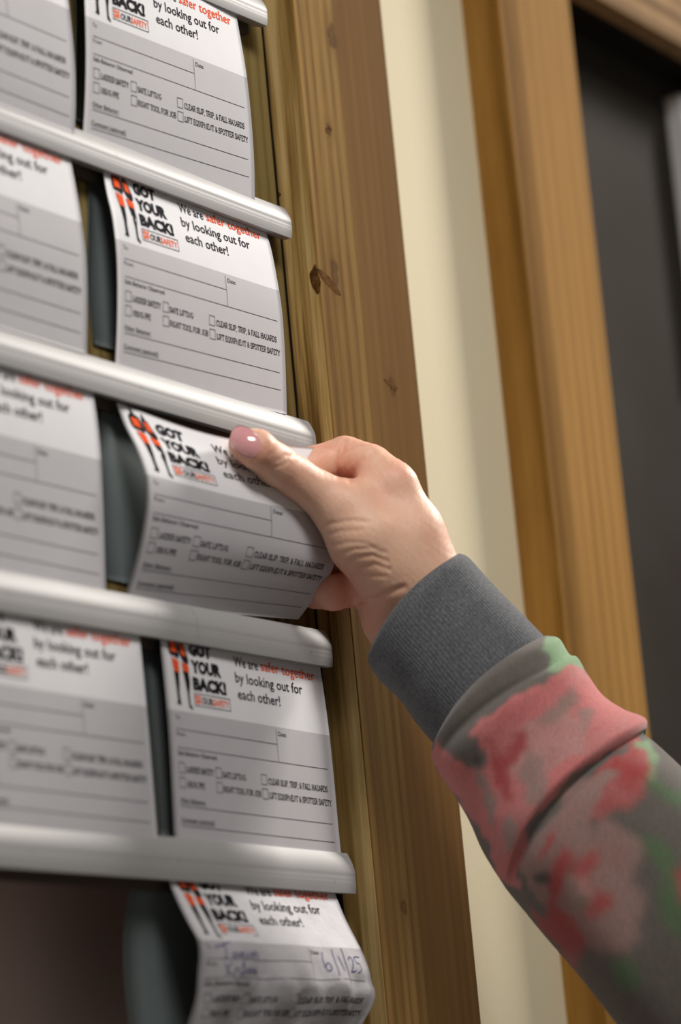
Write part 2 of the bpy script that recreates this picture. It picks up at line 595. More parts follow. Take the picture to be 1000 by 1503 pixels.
SL = {
    'A': (.80, [[(.08, 0), (.40, 1)], [(.40, 1), (.72, 0)], [(.2, .33), (.6, .33)]], [(.08, 0), (.72, 0)]),
    'B': (.76, [[(.17, 0), (.17, 1)], [(.05, 1), (.42, 1)] + _arc(.42, .76, .2, .24, 90, -90, 6) + [(.17, .52)], [(.42, .52)] + _arc(.44, .26, .24, .26, 90, -90, 6) + [(.05, 0)]], []),
    'C': (.74, [_arc(.40, .5, .32, .5, 50, 310, 12), [(.62, .66), (.62, .98)]], []),
    'D': (.80, [[(.17, 0), (.17, 1)], [(.04, 1), (.36, 1)] + _arc(.36, .5, .34, .5, 90, -90, 8) + [(.04, 0)]], []),
    'E': (.72, [[(.17, 0), (.17, 1)], [(.04, 1), (.62, 1), (.62, .78)], [(.17, .52), (.5, .52)], [(.04, 0), (.64, 0), (.64, .24)]], []),
    'F': (.70, [[(.17, 0), (.17, 1)], [(.04, 1), (.62, 1), (.62, .76)], [(.17, .5), (.5, .5)]], [(.17, 0)]),
    'G': (.80, [_arc(.40, .5, .32, .5, 50, 300, 12) + [(.64, .12), (.64, .45)], [(.42, .45), (.76, .45)]], []),
    'H': (.86, [[(.18, 0), (.18, 1)], [(.68, 0), (.68, 1)], [(.18, .5), (.68, .5)]], [(.18, 0), (.68, 0), (.18, 1), (.68, 1)]),
    'I': (.40, [[(.20, 0), (.20, 1)]], [(.20, 0), (.20, 1)]),
    'J': (.60, [[(.42, 1), (.42, .25)] + _arc(.24, .25, .18, .25, 0, -150, 6)], [(.42, 1)]),
    'L': (.68, [[(.18, 0), (.18, 1)], [(.05, 0), (.6, 0), (.6, .28)]], [(.18, 1)]),
    'M': (.98, [[(.18, 0), (.18, 1), (.49, .3), (.80, 1), (.80, 0)]], [(.18, 0), (.80, 0)]),
    'N': (.86, [[(.18, 0), (.18, 1), (.68, 0), (.68, 1)]], [(.18, 0), (.68, 1)]),
    'O': (.82, [_arc(.41, .5, .33, .5, 0, 360, 16)], []),
    'P': (.70, [[(.17, 0), (.17, 1)], [(.04, 1), (.4, 1)] + _arc(.4, .73, .24, .27, 90, -90, 7) + [(.17, .46)]], [(.17, 0)]),
    'Q': (.82, [_arc(.41, .5, .33, .5, 0, 360, 16), [(.42, .2), (.72, -.12)]], []),
    'R': (.80, [[(.17, 0), (.17, 1)], [(.04, 1), (.42, 1)] + _arc(.42, .75, .22, .25, 90, -90, 7) + [(.17, .5)], [(.42, .5), (.68, 0), (.78, 0)]], [(.17, 0)]),
    'S': (.68, [_arc(.34, .75, .25, .25, 40, 250, 8) + _arc(.34, .26, .27, .26, 80, -150, 8), [(.57, .7), (.57, .98)], [(.09, .04), (.09, .3)]], []),
    'T': (.74, [[(.37, 0), (.37, 1)], [(.06, .76), (.06, 1), (.68, 1), (.68, .76)]], [(.37, 0)]),
    'U': (.84, [[(.18, 1), (.18, .35)] + _arc(.42, .35, .24, .35, 180, 360, 8) + [(.66, 1)]], [(.18, 1), (.66, 1)]),
    'Y': (.78, [[(.10, 1), (.39, .45), (.39, 0)], [(.39, .45), (.68, 1)]], [(.39, 0), (.10, 1), (.68, 1)]),
    'Z': (.70, [[(.1, .76), (.1, 1), (.6, 1), (.08, 0), (.62, 0), (.62, .26)]], []),
    ',': (.30, [[(.15, .08), (.1, -.2)]], []),
    '&': (.80, [[(.72, .45), (.45, .02), (.25, 0), (.12, .25), (.45, .62), (.44, .88), (.3, .98), (.18, .84), (.25, .6), (.68, 0)]], []),
    ' ': (.32, [], []),
}


def slab_text(body, u0, vmid, cap, width):
    Vs, Fs = [], []
    adv = sum(SL[c][0] for c in body)
    sx = width / adv
    x = 0.0
    base = vmid + cap / 2
    n = 0

    def addst(pts, wd):
        nonlocal n
        q = [(u0 + (x + a) * sx, base - b * cap) for a, b in pts]
        V, Fc = ribbon(q, wd)
        Vs.append(V)
        Fs.extend([tuple(i + n for i in f) for f in Fc])
        n += len(V)
    for c in body:
        a, strokes, feet = SL[c]
        for s in strokes:
            addst(s, cap * 0.15)
        for (fx, fy) in feet:
            d = 0.045 if fy < 0.5 else -0.045
            addst([(fx - .15, fy + d), (fx + .15, fy + d)], cap * 0.13)
        x += a
    return np.concatenate(Vs), Fs


def rect(u0, v0, u1, v1):
    return np.array([(u0, v0), (u1, v0), (u1, v1), (u0, v1)]), [(0, 1, 2, 3)]


def hline(u0, u1, v, t=0.22):
    n = 24
    us = np.linspace(u0, u1, n)
    V = np.array([(u, v - t / 2) for u in us] + [(u, v + t / 2) for u in us])
    return V, [(i, i + 1, n + i + 1, n + i) for i in range(n - 1)]


def vline(u, v0, v1, t=0.22):
    n = 10
    vs = np.linspace(v0, v1, n)
    V = np.array([(u - t / 2, q) for q in vs] + [(u + t / 2, q) for q in vs])
    return V, [(i, i + 1, n + i + 1, n + i) for i in range(n - 1)]


def poly(pts):
    return np.array(pts, float), [tuple(range(len(pts)))]


def join(parts):
    Vs, Fs, n = [], [], 0
    for V, Fc in parts:
        Vs.append(np.asarray(V))
        Fs.extend([tuple(i + n for i in f) for f in Fc])
        n += len(V)
    return np.concatenate(Vs), Fs


def frame(u0, v0, u1, v1, t):
    return join([rect(u0, v0, u1, v0 + t), rect(u0, v1 - t, u1, v1), rect(u0, v0, u0 + t, v1), rect(u1 - t, v0, u1, v1)])


TEMPLATE = {}
TEMPLATE['slogan'] = (join([
    fit_text('GOT', 19.6, 4.3, 4.9, 16.3, .065), fit_text('YOUR', 19.7, 11.2, 4.9, 22.2, .065),
    fit_text('BACK!', 20.0, 18.1, 4.9, 24.6, .065)]), MINK)
TEMPLATE['message'] = (join([
    fit_text('We are', 52.6, 5.5, 4.2, 18.6, .012), fit_text('by looking out for', 52.4, 12.1, 4.2, 52.4, .012),
    fit_text('each other!', 53.0, 18.9, 4.2, 32.6, .012)]), MINK)
TEMPLATE['orange_message'] = (fit_text('safer together', 73.6, 5.2, 4.2, 42.8, .012), MORG)
TEMPLATE['logo_box'] = (join([frame(19.8, 19.7, 46.4, 24.8, .3), fit_text('OUR', 25.6, 23.6, 2.7, 8.0, .03)]), MINK)
ic = [rect(20.5, 20.5, 24.9, 24.1)]
TEMPLATE['logo_lettering'] = (join([fit_text('SAFETY', 33.4, 23.6, 2.7, 12.2, .025), rect(20.6, 20.4, 22.4, 21.9), rect(22.8, 20.6, 25.0, 21.6),
                                    rect(20.8, 22.3, 22.1, 24.0), poly([(22.4, 22.0), (25.0, 22.0), (24.6, 24.1), (23.6, 23.4), (22.5, 24.1)])]), MORGP)
TEMPLATE['form_lines'] = (join([
    hline(4.9, 79.7, 35.2), hline(4.9, 118.2, 42.5), vline(79.7, 28.9, 42.5), hline(4.9, 118.3, 65.4), hline(4.9, 118.5, 73.0),
    hline(4.9, 23.4, 64.4, .12), hline(4.9, 28.9, 72.0, .12)] +
    [frame(a, b, a + 4.2, b + 4.3, .24) for a, b in ((5.1, 48.2), (5.1, 54.0), (31.4, 48.3), (31.5, 54.1), (65.2, 48.4), (65.3, 54.2))]), MINKG)
TEMPLATE['field_names'] = (join([
    fit_text('To:', 4.9, 31.3, 1.7, 3.2, .0), fit_text('From:', 4.9, 37.8, 1.7, 6.4, .0), fit_text('Safe Behavior Observed:', 4.9, 45.4, 1.8, 28.2, .01),
    fit_text('Other Behavior:', 4.9, 63.9, 1.8, 18.2, .01), fit_text('Comment (optional):', 4.9, 71.5, 1.8, 23.8, .01)]), MINKG)
TEMPLATE['date_field_name'] = (fit_text('Date:', 81.2, 31.6, 1.8, 6.4, .008), MINKG)
TEMPLATE['checkbox_names'] = (join([
    slab_text('LADDER SAFETY', 10.2, 50.7, 2.25, 19.6), slab_text('USING PPE', 10.4, 56.5, 2.2, 12.6),
    slab_text('SAFE LIFTING', 36.2, 50.9, 2.2, 17.4), slab_text('RIGHT TOOL FOR JOB', 36.2, 56.6, 2.2, 28.0),
    slab_text('CLEAR SLIP, TRIP, & FALL HAZARDS', 70.4, 51.0, 2.3, 46.2), slab_text('LIFT EQUIPMENT & SPOTTER SAFETY', 70.4, 56.7, 2.3, 48.4)]), MINK)
TEMPLATE['worker_outlines'] = (join([
    poly([(6.2, -4.3), (7.0, -4.4), (8.6, -1.6), (10.9, -.6), (11.7, 2.6), (11.9, 5.4), (10.8, 7.2), (8.5, 6.2), (5.2, 5.8), (4.4, 3.8), (4.6, -.2), (6.4, -1.6)]),
    poly([(7.0, 12.2), (10.6, 12.6), (10.2, 17), (9.6, 20.5), (9.9, 23.6), (10.2, 25.3), (9.3, 25.6), (7.0, 25.0), (7.9, 24.0), (7.7, 19)]),
    poly([(13.2, -3.4), (14.6, -.4), (15.8, .4), (17.0, 3.2), (18.4, 6.2), (18.2, 8.2), (16.6, 8.8), (14.2, 7.6), (12.2, 5.2), (11.9, 1.0), (12.4, -.8)]),
    poly([(13.5, 11.4), (17.7, 12.0), (17.9, 16), (16.8, 20.5), (16.9, 24.4), (18.4, 26.4), (17.8, 26.8), (15.7, 25.8), (15.3, 20)]),
]), MINK)
TEMPLATE['worker_vests'] = (join([
    poly([(5.6, .4), (9.6, .5), (10.2, 4.6), (5.8, 4.4)]), poly([(6.0, 6.6), (10.9, 7.8), (10.7, 12.6), (7.0, 12.2)]),
    poly([(12.6, .6), (15.4, 1.2), (16.6, 5.6), (13.4, 5.0)]), poly([(13.0, 8.0), (17.9, 9.2), (17.7, 12.0), (13.6, 11.4)]),
]), MORG)
LAYER = {'worker_vests': 2.0}

W_CARD = 122.8
V_TOP, V_BOT = -4.5, 101.0


def arc_profile(pts):
    """pts: 3-D points down one edge -> function of arc length (mm) from the first point, smooth, linear beyond"""
    P = np.array(pts)
    # resample with Catmull-Rom for smoothness
    Q = [P[0]]
    for i in range(len(P) - 1):
        p0 = P[i - 1] if i else 2 * P[0] - P[1]
        p1, p2 = P[i], P[i + 1]
        p3 = P[i + 2] if i + 2 < len(P) else 2 * P[-1] - P[-2]
        for t in np.linspace(0, 1, 13)[1:]:
            Q.append(0.5 * ((2 * p1) + (-p0 + p2) * t + (2 * p0 - 5 * p1 + 4 * p2 - p3) * t * t + (-p0 + 3 * p1 - 3 * p2 + p3) * t ** 3))
    Q = np.array(Q)
    s = np.concatenate([[0], np.cumsum(np.linalg.norm(np.diff(Q, axis=0), axis=1))]) * 1000
    d0 = (Q[0] - Q[4]) / (s[4] - s[0])
    d1 = (Q[-1] - Q[-5]) / (s[-1] - s[-5])

    def f(a):
        a = np.asarray(a, float)
        out = np.stack([np.interp(a, s, Q[:, k]) for k in range(3)], -1)
        lo = np.minimum(a - s[0], 0)[..., None]
        hi = np.maximum(a - s[-1], 0)[..., None]
        return out - lo * d0 + hi * d1
    return f, s[-1]


def make_card(label, group, Lp, Rp, v0L, v0R, mat=None, parts=None, bow=None, vbot=None, extra=None, vmax_clip=None, vtop=V_TOP, kR=1.0):
    Lf, sl = arc_profile(Lp)
    Rf, sr = arc_profile(Rp)
    if vbot is None:
        vbot = min(v0L + sl, v0R + sr) + 4.0      # ends just behind the next rail
    print('card', round(v0L + sl, 1), round(v0R + sr, 1), 'y', [round(float(q[1]), 4) for q in (Lp[0], Lp[len(Lp) // 2], Lp[-1], Rp[0], Rp[len(Rp) // 2], Rp[-1])])

    def S(u, v):
        u = np.asarray(u, float)
        v = np.asarray(v, float)
        t = (u / W_CARD)[..., None]
        p = Lf(v - v0L) * (1 - t) + Rf((v - v0R) * kR) * t
        if bow is not None:
            p = p + bow(u, v)
        return p

    def N(u, v):
        e = 0.5
        a = S(u + e, v) - S(u - e, v)
        b = S(u, v + e) - S(u, v - e)
        n = np.cross(b, a)
        n = n / np.linalg.norm(n, axis=-1, keepdims=True)
        # towards the room side of the board
        s = np.sign(-(n @ np.array([0.3, 1.0, 0.0])))
        return n * s[..., None]
    root_p = S(np.array(W_CARD / 2), np.array(10.0)).reshape(3)
    root = thing('safety_card', label, 'card', tuple(root_p), group)
    nu, nv = 41, 61
    us = np.linspace(0, W_CARD, nu)
    vs = np.linspace(vtop, vbot, nv)
    G = np.array([(u, v) for v in vs for u in us])
    front = S(G[:, 0], G[:, 1])
    nn = N(G[:, 0], G[:, 1])
    back = front - nn * 0.00028
    V = np.concatenate([front, back])
    Fc = grid_faces(nv, nu)
    k = nu * nv
    Fb = [tuple(i + k for i in reversed(f)) for f in Fc]
    rim = [i for i in range(nu)] + [nu - 1 + nu * j for j in range(1, nv)] + [nu * (nv - 1) + i for i in range(nu - 2, -1, -1)] + [nu * j for j in range(nv - 2, 0, -1)]
    Fr = [(rim[i], rim[(i + 1) % len(rim)], rim[(i + 1) % len(rim)] + k, rim[i] + k) for i in range(len(rim))]
    uv = np.concatenate([G, G * 0 + G])
    link('sheet', V, Fc + Fb + Fr, mat or MPAPER, root, True, uv)
    for nm, ((TV, TF), m_) in TEMPLATE.items():
        TV = np.asarray(TV)
        h = 0.00012 * LAYER.get(nm, 1.0)
        p = S(TV[:, 0], TV[:, 1]) + N(TV[:, 0], TV[:, 1]) * h
        link(nm, p, TF, m_, root)
    if extra:
        for nm, (TV, TF), m_ in extra:
            p = S(TV[:, 0], TV[:, 1]) + N(TV[:, 0], TV[:, 1]) * 0.0002
            link(nm, p, TF, m_, root)
    settle(root)
    return root, S


def edge(pix, x):
    return [on_plane(a, b, 0, x) for a, b in pix]


GR = 'printed safety cards in the right column'
GL = 'printed safety cards in the left column'

# right column ---------------------------------------------------------------
L1 = [(152, 252), (158, 285), (166, 320), (171.5, 370), (173, 420), (172.5, 470), (171, 512), (169, 545)]
R1 = [(388, 333), (398, 365), (407, 410), (414, 455), (418, 510), (420, 560), (421, 602)]
x1 = xpix(152, 252, .002)
card1, S1 = make_card('printed card with its whole headline showing, directly above the rail over the hand', GR,
                      edge(L1, x1), edge(R1, x1 + W_CARD / 1000), -0.6, -2.7, kR=0.975)

# top card: only the lower part in view
L0 = [(120, -84), (124, -20), (126, 40), (126.5, 95), (125, 150), (123, 186)]
R0 = [(346, 18), (352, 50), (362, 110), (369, 175), (373, 235), (374, 282)]
x0 = xpix(123, 186, .002)
make_card('topmost card of the right column, its slogan cut off by the picture edge', GR,
          edge(L0, x0), edge(R0, x0 + W_CARD / 1000), -2.5, -2.5, vbot=86)

# row three: the card the hand is lifting
L2 = [(171, 591), (181.6, 621), (198, 654), (209, 683), (213.5, 705), (214, 740), (208, 783), (199, 822), (187, 864)]
x2 = xpix(171, 591, .0035)
R2p = [(469, 658, .1150), (480, 700, .1165), (488, 745, .118), (492, 790, .1195), (490, 830, .1205), (476, 857, .1215), (457, 884, .122), (433, 916, .1225)]
R2 = [on_plane(a, b, 0, x2 + d) for a, b, d in R2p]


def bow2(u, v):
    t = np.asarray(u) / W_CARD
    w = np.clip(1 - (np.asarray(v) + 4.5) / 45.0, 0, 1) ** 1.3
    return (-(np.sin(math.pi * t) ** 1.2) * w * 0.0042)[..., None] * CU


card2, S2 = make_card('card being lifted off the board between thumb and fingers', GR, edge(L2, x2), R2, -4.5, -4.5, bow=bow2, kR=0.92, vbot=80)
print('lifted card widths', [round(float(np.linalg.norm(S2(np.array(0.), np.array(v)) - S2(np.array(W_CARD), np.array(v)))) * 1000, 1) for v in (-4.5, 20., 50., 80.)])
for (u, v) in ((66, 2), (75, 2), (90, 2), (110, 0), (122, 0), (122, 30), (122, 60), (60, 90), (122, 90)):
    p = S2(np.array(float(u)), np.array(float(v)))
    d = depth_of(p)
    q = p - CC
    print('card2', u, v, 'px', round(500 + FPX * float(q @ CR) / d), round(751.5 - FPX * float(q @ CU) / d), 'depth', round(d, 4), 'y', round(float(p[1]), 4))

# row four
L3 = [(236, 938), (241, 985), (247, 1050), (251, 1110), (254, 1170), (257, 1228)]
R3 = [(471, 985), (479, 1040), (485, 1090), (491, 1150), (496, 1205), (501, 1256)]
x3 = xpix(237, 938, .002)
make_card('card lying flat between the two lowest rails, right column', GR, edge(L3, x3), edge(R3, x3 + W_CARD / 1000), 0.3, 0.3)

# lowest: the used, handwritten card
L4 = [(249, 1293), (261, 1321), (278, 1355), (290.5, 1379), (295.5, 1404), (294.6, 1433), (288, 1470), (279, 1503), (268, 1540)]
R4 = [(492, 1312), (507, 1348), (526, 1385), (544, 1418), (553, 1440), (554.5, 1452), (545, 1476), (531, 1503), (516, 1530)]
x4 = xpix(249, 1293, .002)


def bow4(u, v):
    u = np.asarray(u, float)
    v = np.asarray(v, float)
    a = np.exp(-((u - 116) / 9.) ** 2 - ((v - 44) / 4.0) ** 2) * 0.0022
    b = 0.0009 * np.sin(u * .16 + v * .1) * np.clip((v - 20) / 20, 0, 1) + 0.0006 * np.sin(u * .31 - v * .22) * np.clip((v - 25) / 20, 0, 1)
    return (b - a)[..., None] * np.array([0.2, -1.0, 0.1])


def scr(strokes, wd=0.42):
    return join([ribbon(s, wd) for s in strokes])


def sm(pts, n=5):
    P = np.array(pts, float)
    Q = [P[0]]
    for i in range(len(P) - 1):
        p0 = P[i - 1] if i else P[0]
        p3 = P[i + 2] if i + 2 < len(P) else P[-1]
        for t in np.linspace(0, 1, n + 1)[1:]:
            Q.append(0.5 * ((2 * P[i]) + (-p0 + P[i + 1]) * t + (2 * p0 - 5 * P[i] + 4 * P[i + 1] - p3) * t * t + (-p0 + 3 * P[i] - 3 * P[i + 1] + p3) * t ** 3))
    return Q


name_st = [
    sm([(11, 30.6), (16, 29.6), (22, 28.4)]), sm([(17.5, 29), (18.4, 32), (17.6, 35), (16, 34.4)]),
    sm([(23, 32.4), (21.4, 33.6), (22.6, 34.8), (24, 32.6), (24.4, 34.8)]), sm([(27, 32.4), (25.4, 33.4), (26.6, 34.4), (27.8, 32.4), (27.6, 38), (26.4, 37)]),
    sm([(29.6, 32.2), (30, 34.4), (31.8, 34.2), (32.4, 32)]), sm([(35.2, 32), (33.8, 33.4), (35, 34.4), (36.4, 32), (36.6, 34.2)]),
    sm([(38.2, 34.4), (38.4, 31.8), (40, 32.6), (40.6, 34.4)]),
    sm([(16, 36.6), (16.6, 39), (15.6, 42)]), sm([(20.6, 36.4), (16.6, 39.6), (20.6, 41.6)]),
    sm([(22.4, 41.4), (22.6, 39), (24.4, 39)]), sm([(25.4, 39), (25.6, 41), (27.4, 41), (27.8, 38.8), (28.4, 41)]),
    sm([(29.6, 41.2), (30, 38.8), (31.4, 40.8), (32.4, 38.6), (33.6, 41)]), sm([(34.6, 41), (35, 38.6), (36.2, 40.8), (37.4, 38.4), (38.6, 41.2)])]
date_st = [
    sm([(90, 30.2), (88.2, 34.2), (89, 38.2), (91.4, 38.6), (92.2, 36.2), (90.4, 35.4), (88.8, 37)]),
    sm([(98.4, 28.8), (96.4, 35), (95, 41)]), sm([(100.6, 32), (100.4, 36), (100.2, 39)]), sm([(105.2, 28.2), (103.4, 35), (102.6, 42.4), (102, 45)]),
    sm([(106, 34), (107.6, 32.4), (109, 34), (107, 37.6), (105.6, 39.2), (109.6, 38.6)]),
    sm([(117.4, 32.2), (111.8, 32.4), (111.4, 35), (113.8, 35.6), (114.2, 38.2), (110.8, 39.4)])]
make_card('creased card with blue handwriting and a date, hanging below the lowest rail', GR, edge(L4, x4), edge(R4, x4 + W_CARD / 1000),
          2.0, 2.0, mat=MPAPER2, bow=bow4, vbot=92, extra=[('handwriting', scr(name_st), MPEN), ('handwritten_date', scr(date_st, .4), MPEN)])

# left column ---------------------------------------------------------------
wc = W_CARD / 1000


def left_card(label, pix, v0, ytop):
    xr = xpix(*pix[0], ytop)
    R = edge(pix, xr)
    L = [p - np.array([wc, 0, 0]) for p in R]
    make_card(label, GL, L, R, v0, v0)


left_card('blurred card at the top left corner of the picture, only its form lines in view', [(86, -84), (97, -20), (105, 40), (110, 100), (111, 150), (110, 182)], -1.0, 0.0)
left_card('blurred left-column card in the row of the whole-headline card, second from top', [(102, 228), (110, 268), (119, 320), (126, 375), (128, 430), (127.5, 505)], -0.6, .002)
left_card('blurred left-column card in the row of the lifted card', [(136, 573), (143, 620), (148, 670), (151, 730), (153, 790), (155, 858)], -0.2, .002)
left_card('blurred left-column card between the two lowest rails', [(204.5, 932), (210, 985), (217, 1060), (222, 1120), (227, 1180), (231, 1228)], -0.2, .002)


# grey-green backing cards hanging behind the right column -------------------
def backing(label, pix, vlen_w=0.118, yt=.0075, curl=False):
    x = xpix(*pix[0], yt)
    P = [on_plane(a, b, 0, x) for a, b in pix] if curl else [on_plane(a, b, 1, 0.0088) for a, b in pix]
    f, s = arc_profile(P)
    n, m = 30, 12
    V = []
    for t in np.linspace(-1.5, s, n):
        p = f(np.array(t))
        for u in np.linspace(0, vlen_w, m):
            V.append(p + np.array([u, 0, 0]))
    k = n * m
    V = np.array(V)
    V2 = V + np.array([0, 0.0006, 0])
    Fc = grid_faces(n, m)
    rim = [i for i in range(m)] + [m - 1 + m * j for j in range(1, n)] + [m * (n - 1) + i for i in range(m - 2, -1, -1)] + [m * j for j in range(n - 2, 0, -1)]
    Fr = [(rim[i], rim[(i + 1) % len(rim)], rim[(i + 1) % len(rim)] + k, rim[i] + k) for i in range(len(rim))]
    o = link('backing_card', np.concatenate([V, V2]), Fc + [tuple(i + k for i in reversed(q)) for q in Fc] + Fr, MBACKC, None, True)
    o['label'] = label
    o['category'] = 'card'
    o['group'] = 'grey-green backing cards behind the right column'
    return o


# ------------------------------------------------------------------ hand (signed distance field -> surface)
D0 = depth_of(S2(np.array(70.0), np.array(2.0)))
print('D0', D0)
MMPX = 1000 * D0 / FPX        # mm per pixel at D0


def hp(x, y, d):
    """pixel + depth offset (mm) -> hand space mm (X right, Y down, Z away) about the thumb"""
    s = (D0 + d / 1000) / D0
    return np.array([(x - 500) * MMPX * s, (y - 751.5) * MMPX * s, d])


def to_world(Q):
    Q = np.asarray(Q) / 1000.0
    return CC + Q[..., 0:1] * CR - Q[..., 1:2] * CU + (D0 + Q[..., 2:3]) * CF


X_ = hp
VOX = 0.8


class Field:
    def __init__(self, lo, hi):
        self.ax = [np.arange(lo[i], hi[i] + VOX, VOX, dtype=np.float32) for i in range(3)]
        self.g = np.meshgrid(*self.ax, indexing='ij')
        self.d = np.full(self.g[0].shape, 1e3, np.float32)

    def cone(self, a, b, ra, rb, flat=None):
        """round cone distance (approximate): radius interpolates along the segment"""
        ba = b - a
        L2_ = float(ba @ ba)
        px_, py_, pz_ = self.g[0] - a[0], self.g[1] - a[1], self.g[2] - a[2]
        t = np.clip((px_ * ba[0] + py_ * ba[1] + pz_ * ba[2]) / L2_, 0, 1)
        dx, dy, dz = px_ - t * ba[0], py_ - t * ba[1], pz_ - t * ba[2]
        return np.sqrt(dx * dx + dy * dy + dz * dz) - (ra + (rb - ra) * t)

    def chain(self, pts, k=2.0):
        D = None
        for (a, ra), (b, rb) in zip(pts[:-1], pts[1:]):
            c = self.cone(np.array(a, np.float32), np.array(b, np.float32), ra, rb)
            D = c if D is None else smin(D, c, k)
        return D


def smin(a, b, k):
    h = np.clip(0.5 + 0.5 * (b - a) / k, 0, 1)
    return b + (a - b) * h - k * h * (1 - h)


def surface_nets(D, ax):
    nx, ny, nz = D.shape
    inside = D < 0
    cnt = np.zeros((nx - 1, ny - 1, nz - 1), np.int8)
    for i in (0, 1):
        for j in (0, 1):
            for k in (0, 1):
                cnt += inside[i:nx - 1 + i, j:ny - 1 + j, k:nz - 1 + k]
    act = (cnt > 0) & (cnt < 8)
    idx = np.full(act.shape, -1, np.int64)
    I = np.argwhere(act)
    idx[act] = np.arange(len(I))
    P = np.zeros((len(I), 3))
    Wt = np.zeros(len(I))
    corners = [(i, j, k) for i in (0, 1) for j in (0, 1) for k in (0, 1)]
    for a in corners:
        for b in corners:
            if sum(abs(a[q] - b[q]) for q in range(3)) != 1 or a > b:
                continue
            da = D[I[:, 0] + a[0], I[:, 1] + a[1], I[:, 2] + a[2]]
            db = D[I[:, 0] + b[0], I[:, 1] + b[1], I[:, 2] + b[2]]
            cr = (da < 0) != (db < 0)
            t = np.where(cr, da / np.where(cr, da - db, 1), 0)
            pt = I + np.array(a) + t[:, None] * (np.array(b) - np.array(a))
            P[cr] += pt[cr]
            Wt[cr] += 1
    P /= Wt[:, None]
    V = np.stack([ax[q][0] + P[:, q] * VOX for q in range(3)], 1)
    Fs = []
    for q, (e1, e2) in enumerate(((1, 2), (2, 0), (0, 1))):
        sl0 = [slice(None)] * 3
        sl1 = [slice(None)] * 3
        sl0[q] = slice(0, -1)
        sl1[q] = slice(1, None)
        A, B = inside[tuple(sl0)], inside[tuple(sl1)]
        cr = np.argwhere(A != B)
        ok = (cr[:, e1] > 0) & (cr[:, e2] > 0) & (cr[:, e1] < D.shape[e1] - 1) & (cr[:, e2] < D.shape[e2] - 1)
        cr = cr[ok]
        flip = ~A[cr[:, 0], cr[:, 1], cr[:, 2]]
        u1 = np.zeros(3, int)
        u1[e1] = 1
        u2 = np.zeros(3, int)
        u2[e2] = 1
        c = [cr, cr - u1, cr - u1 - u2, cr - u2]
        ids = np.stack([idx[p[:, 0], p[:, 1], p[:, 2]] for p in c], 1)
        ids[flip] = ids[flip][:, ::-1]
        Fs.append(ids)
    return V, np.concatenate(Fs)


lo = hp(325, 600, 0) - 4
hi = hp(700, 985, 0) + 6
lo[2], hi[2] = -34, 92
FD = Field(lo, hi)

# thumb: tip, nail bed, joint, web
TH = [(X_(359, 652, -9.0), 6.6), (X_(376, 659, -7.5), 7.9), (X_(404, 681, 3), 8.3), (X_(432, 699, 11), 8.3), (X_(470, 725, 18), 9.0), (X_(508, 752, 21), 12.0)]
thumb = FD.chain(TH, 2.0)
# thenar and thumb metacarpal
thenar = FD.chain([(X_(508, 752, 21), 12.3), (X_(535, 790, 20), 15.3), (X_(566, 828, 24), 15.3), (X_(600, 868, 28), 14.5)], 3)
# wrist, flattened: two cones side by side
wr1 = FD.chain([(X_(592, 800, 28), 15), (X_(626, 862, 30), 15), (X_(672, 925, 30), 16)], 3)
wr2 = FD.chain([(X_(560, 850, 40), 12), (X_(580, 905, 36), 14.0), (X_(622, 965, 34), 15)], 3)
# back of hand: index metacarpal and knuckle, then the next three going away
mc_i = FD.chain([(X_(620, 835, 32), 12.0), (X_(604, 775, 31), 11.5), (X_(577, 717, 31), 10.2)], 3)
mc_m = FD.chain([(X_(618, 850, 42), 11), (X_(590, 735, 47), 10.2)], 3)
mc_r = FD.chain([(X_(606, 870, 52), 10.5), (X_(575, 770, 62), 9.6)], 3)
mc_p = FD.chain([(X_(594, 890, 58), 10), (X_(556, 812, 64), 9)], 3)
palm_fill = FD.chain([(X_(560, 800, 42), 12), (X_(548, 770, 48), 11)], 3)
web = FD.chain([(X_(512, 742, 20), 6.0), (X_(548, 722, 29), 6.5), (X_(572, 718, 33), 7.5)], 3)
# fingers
idx_f = FD.chain([(X_(576, 712, 31), 9.4), (X_(545, 684, 40), 9.2), (X_(508, 671, 46), 8.8), (X_(462, 683, 40), 8.0), (X_(424, 700, 32), 7.6), (X_(385, 700, 21), 6.8)], 1.5)
mid_f = FD.chain([(X_(588, 740, 50), 9.6), (X_(548, 722, 58), 8.8), (X_(505, 718, 54), 8.4), (X_(455, 735, 49), 7.6), (X_(412, 740, 37), 6.7)], 1.5)
rin_f = FD.chain([(X_(572, 780, 62), 9.0), (X_(528, 800, 58), 8.2), (X_(492, 816, 50), 7.7), (X_(455, 818, 47), 7.0), (X_(420, 805, 38), 6.2)], 1.5)
pin_f = FD.chain([(X_(556, 826, 58), 9.0), (X_(524, 862, 43), 7.8), (X_(490, 870, 38), 7.4), (X_(464, 870, 45), 6.6), (X_(442, 864, 48), 6.0)], 1.5)

D = smin(wr1, wr2, 9)
D = smin(D, mc_i, 12)
D = smin(D, mc_m, 6)
D = smin(D, mc_r, 6)
D = smin(D, mc_p, 6)
D = smin(D, palm_fill, 8)
D = smin(D, thenar, 8)
D = smin(D, web, 8)
D = smin(D, thumb, 5)
D = smin(D, idx_f, 5)
for fch in (mid_f, rin_f, pin_f):
    D = smin(D, fch, 2.2)
V, Fq = surface_nets(D, FD.ax)
print('hand verts', len(V))


# normals and screen-free creases: grooves pressed into the skin along polylines on its near side
def vnormals(V, Fq):
    n = np.cross(V[Fq[:, 2]] - V[Fq[:, 0]], V[Fq[:, 3]] - V[Fq[:, 1]])
    N_ = np.zeros_like(V)
    for c in range(4):
        np.add.at(N_, Fq[:, c], n)
    return N_ / (np.linalg.norm(N_, axis=1, keepdims=True) + 1e-9)


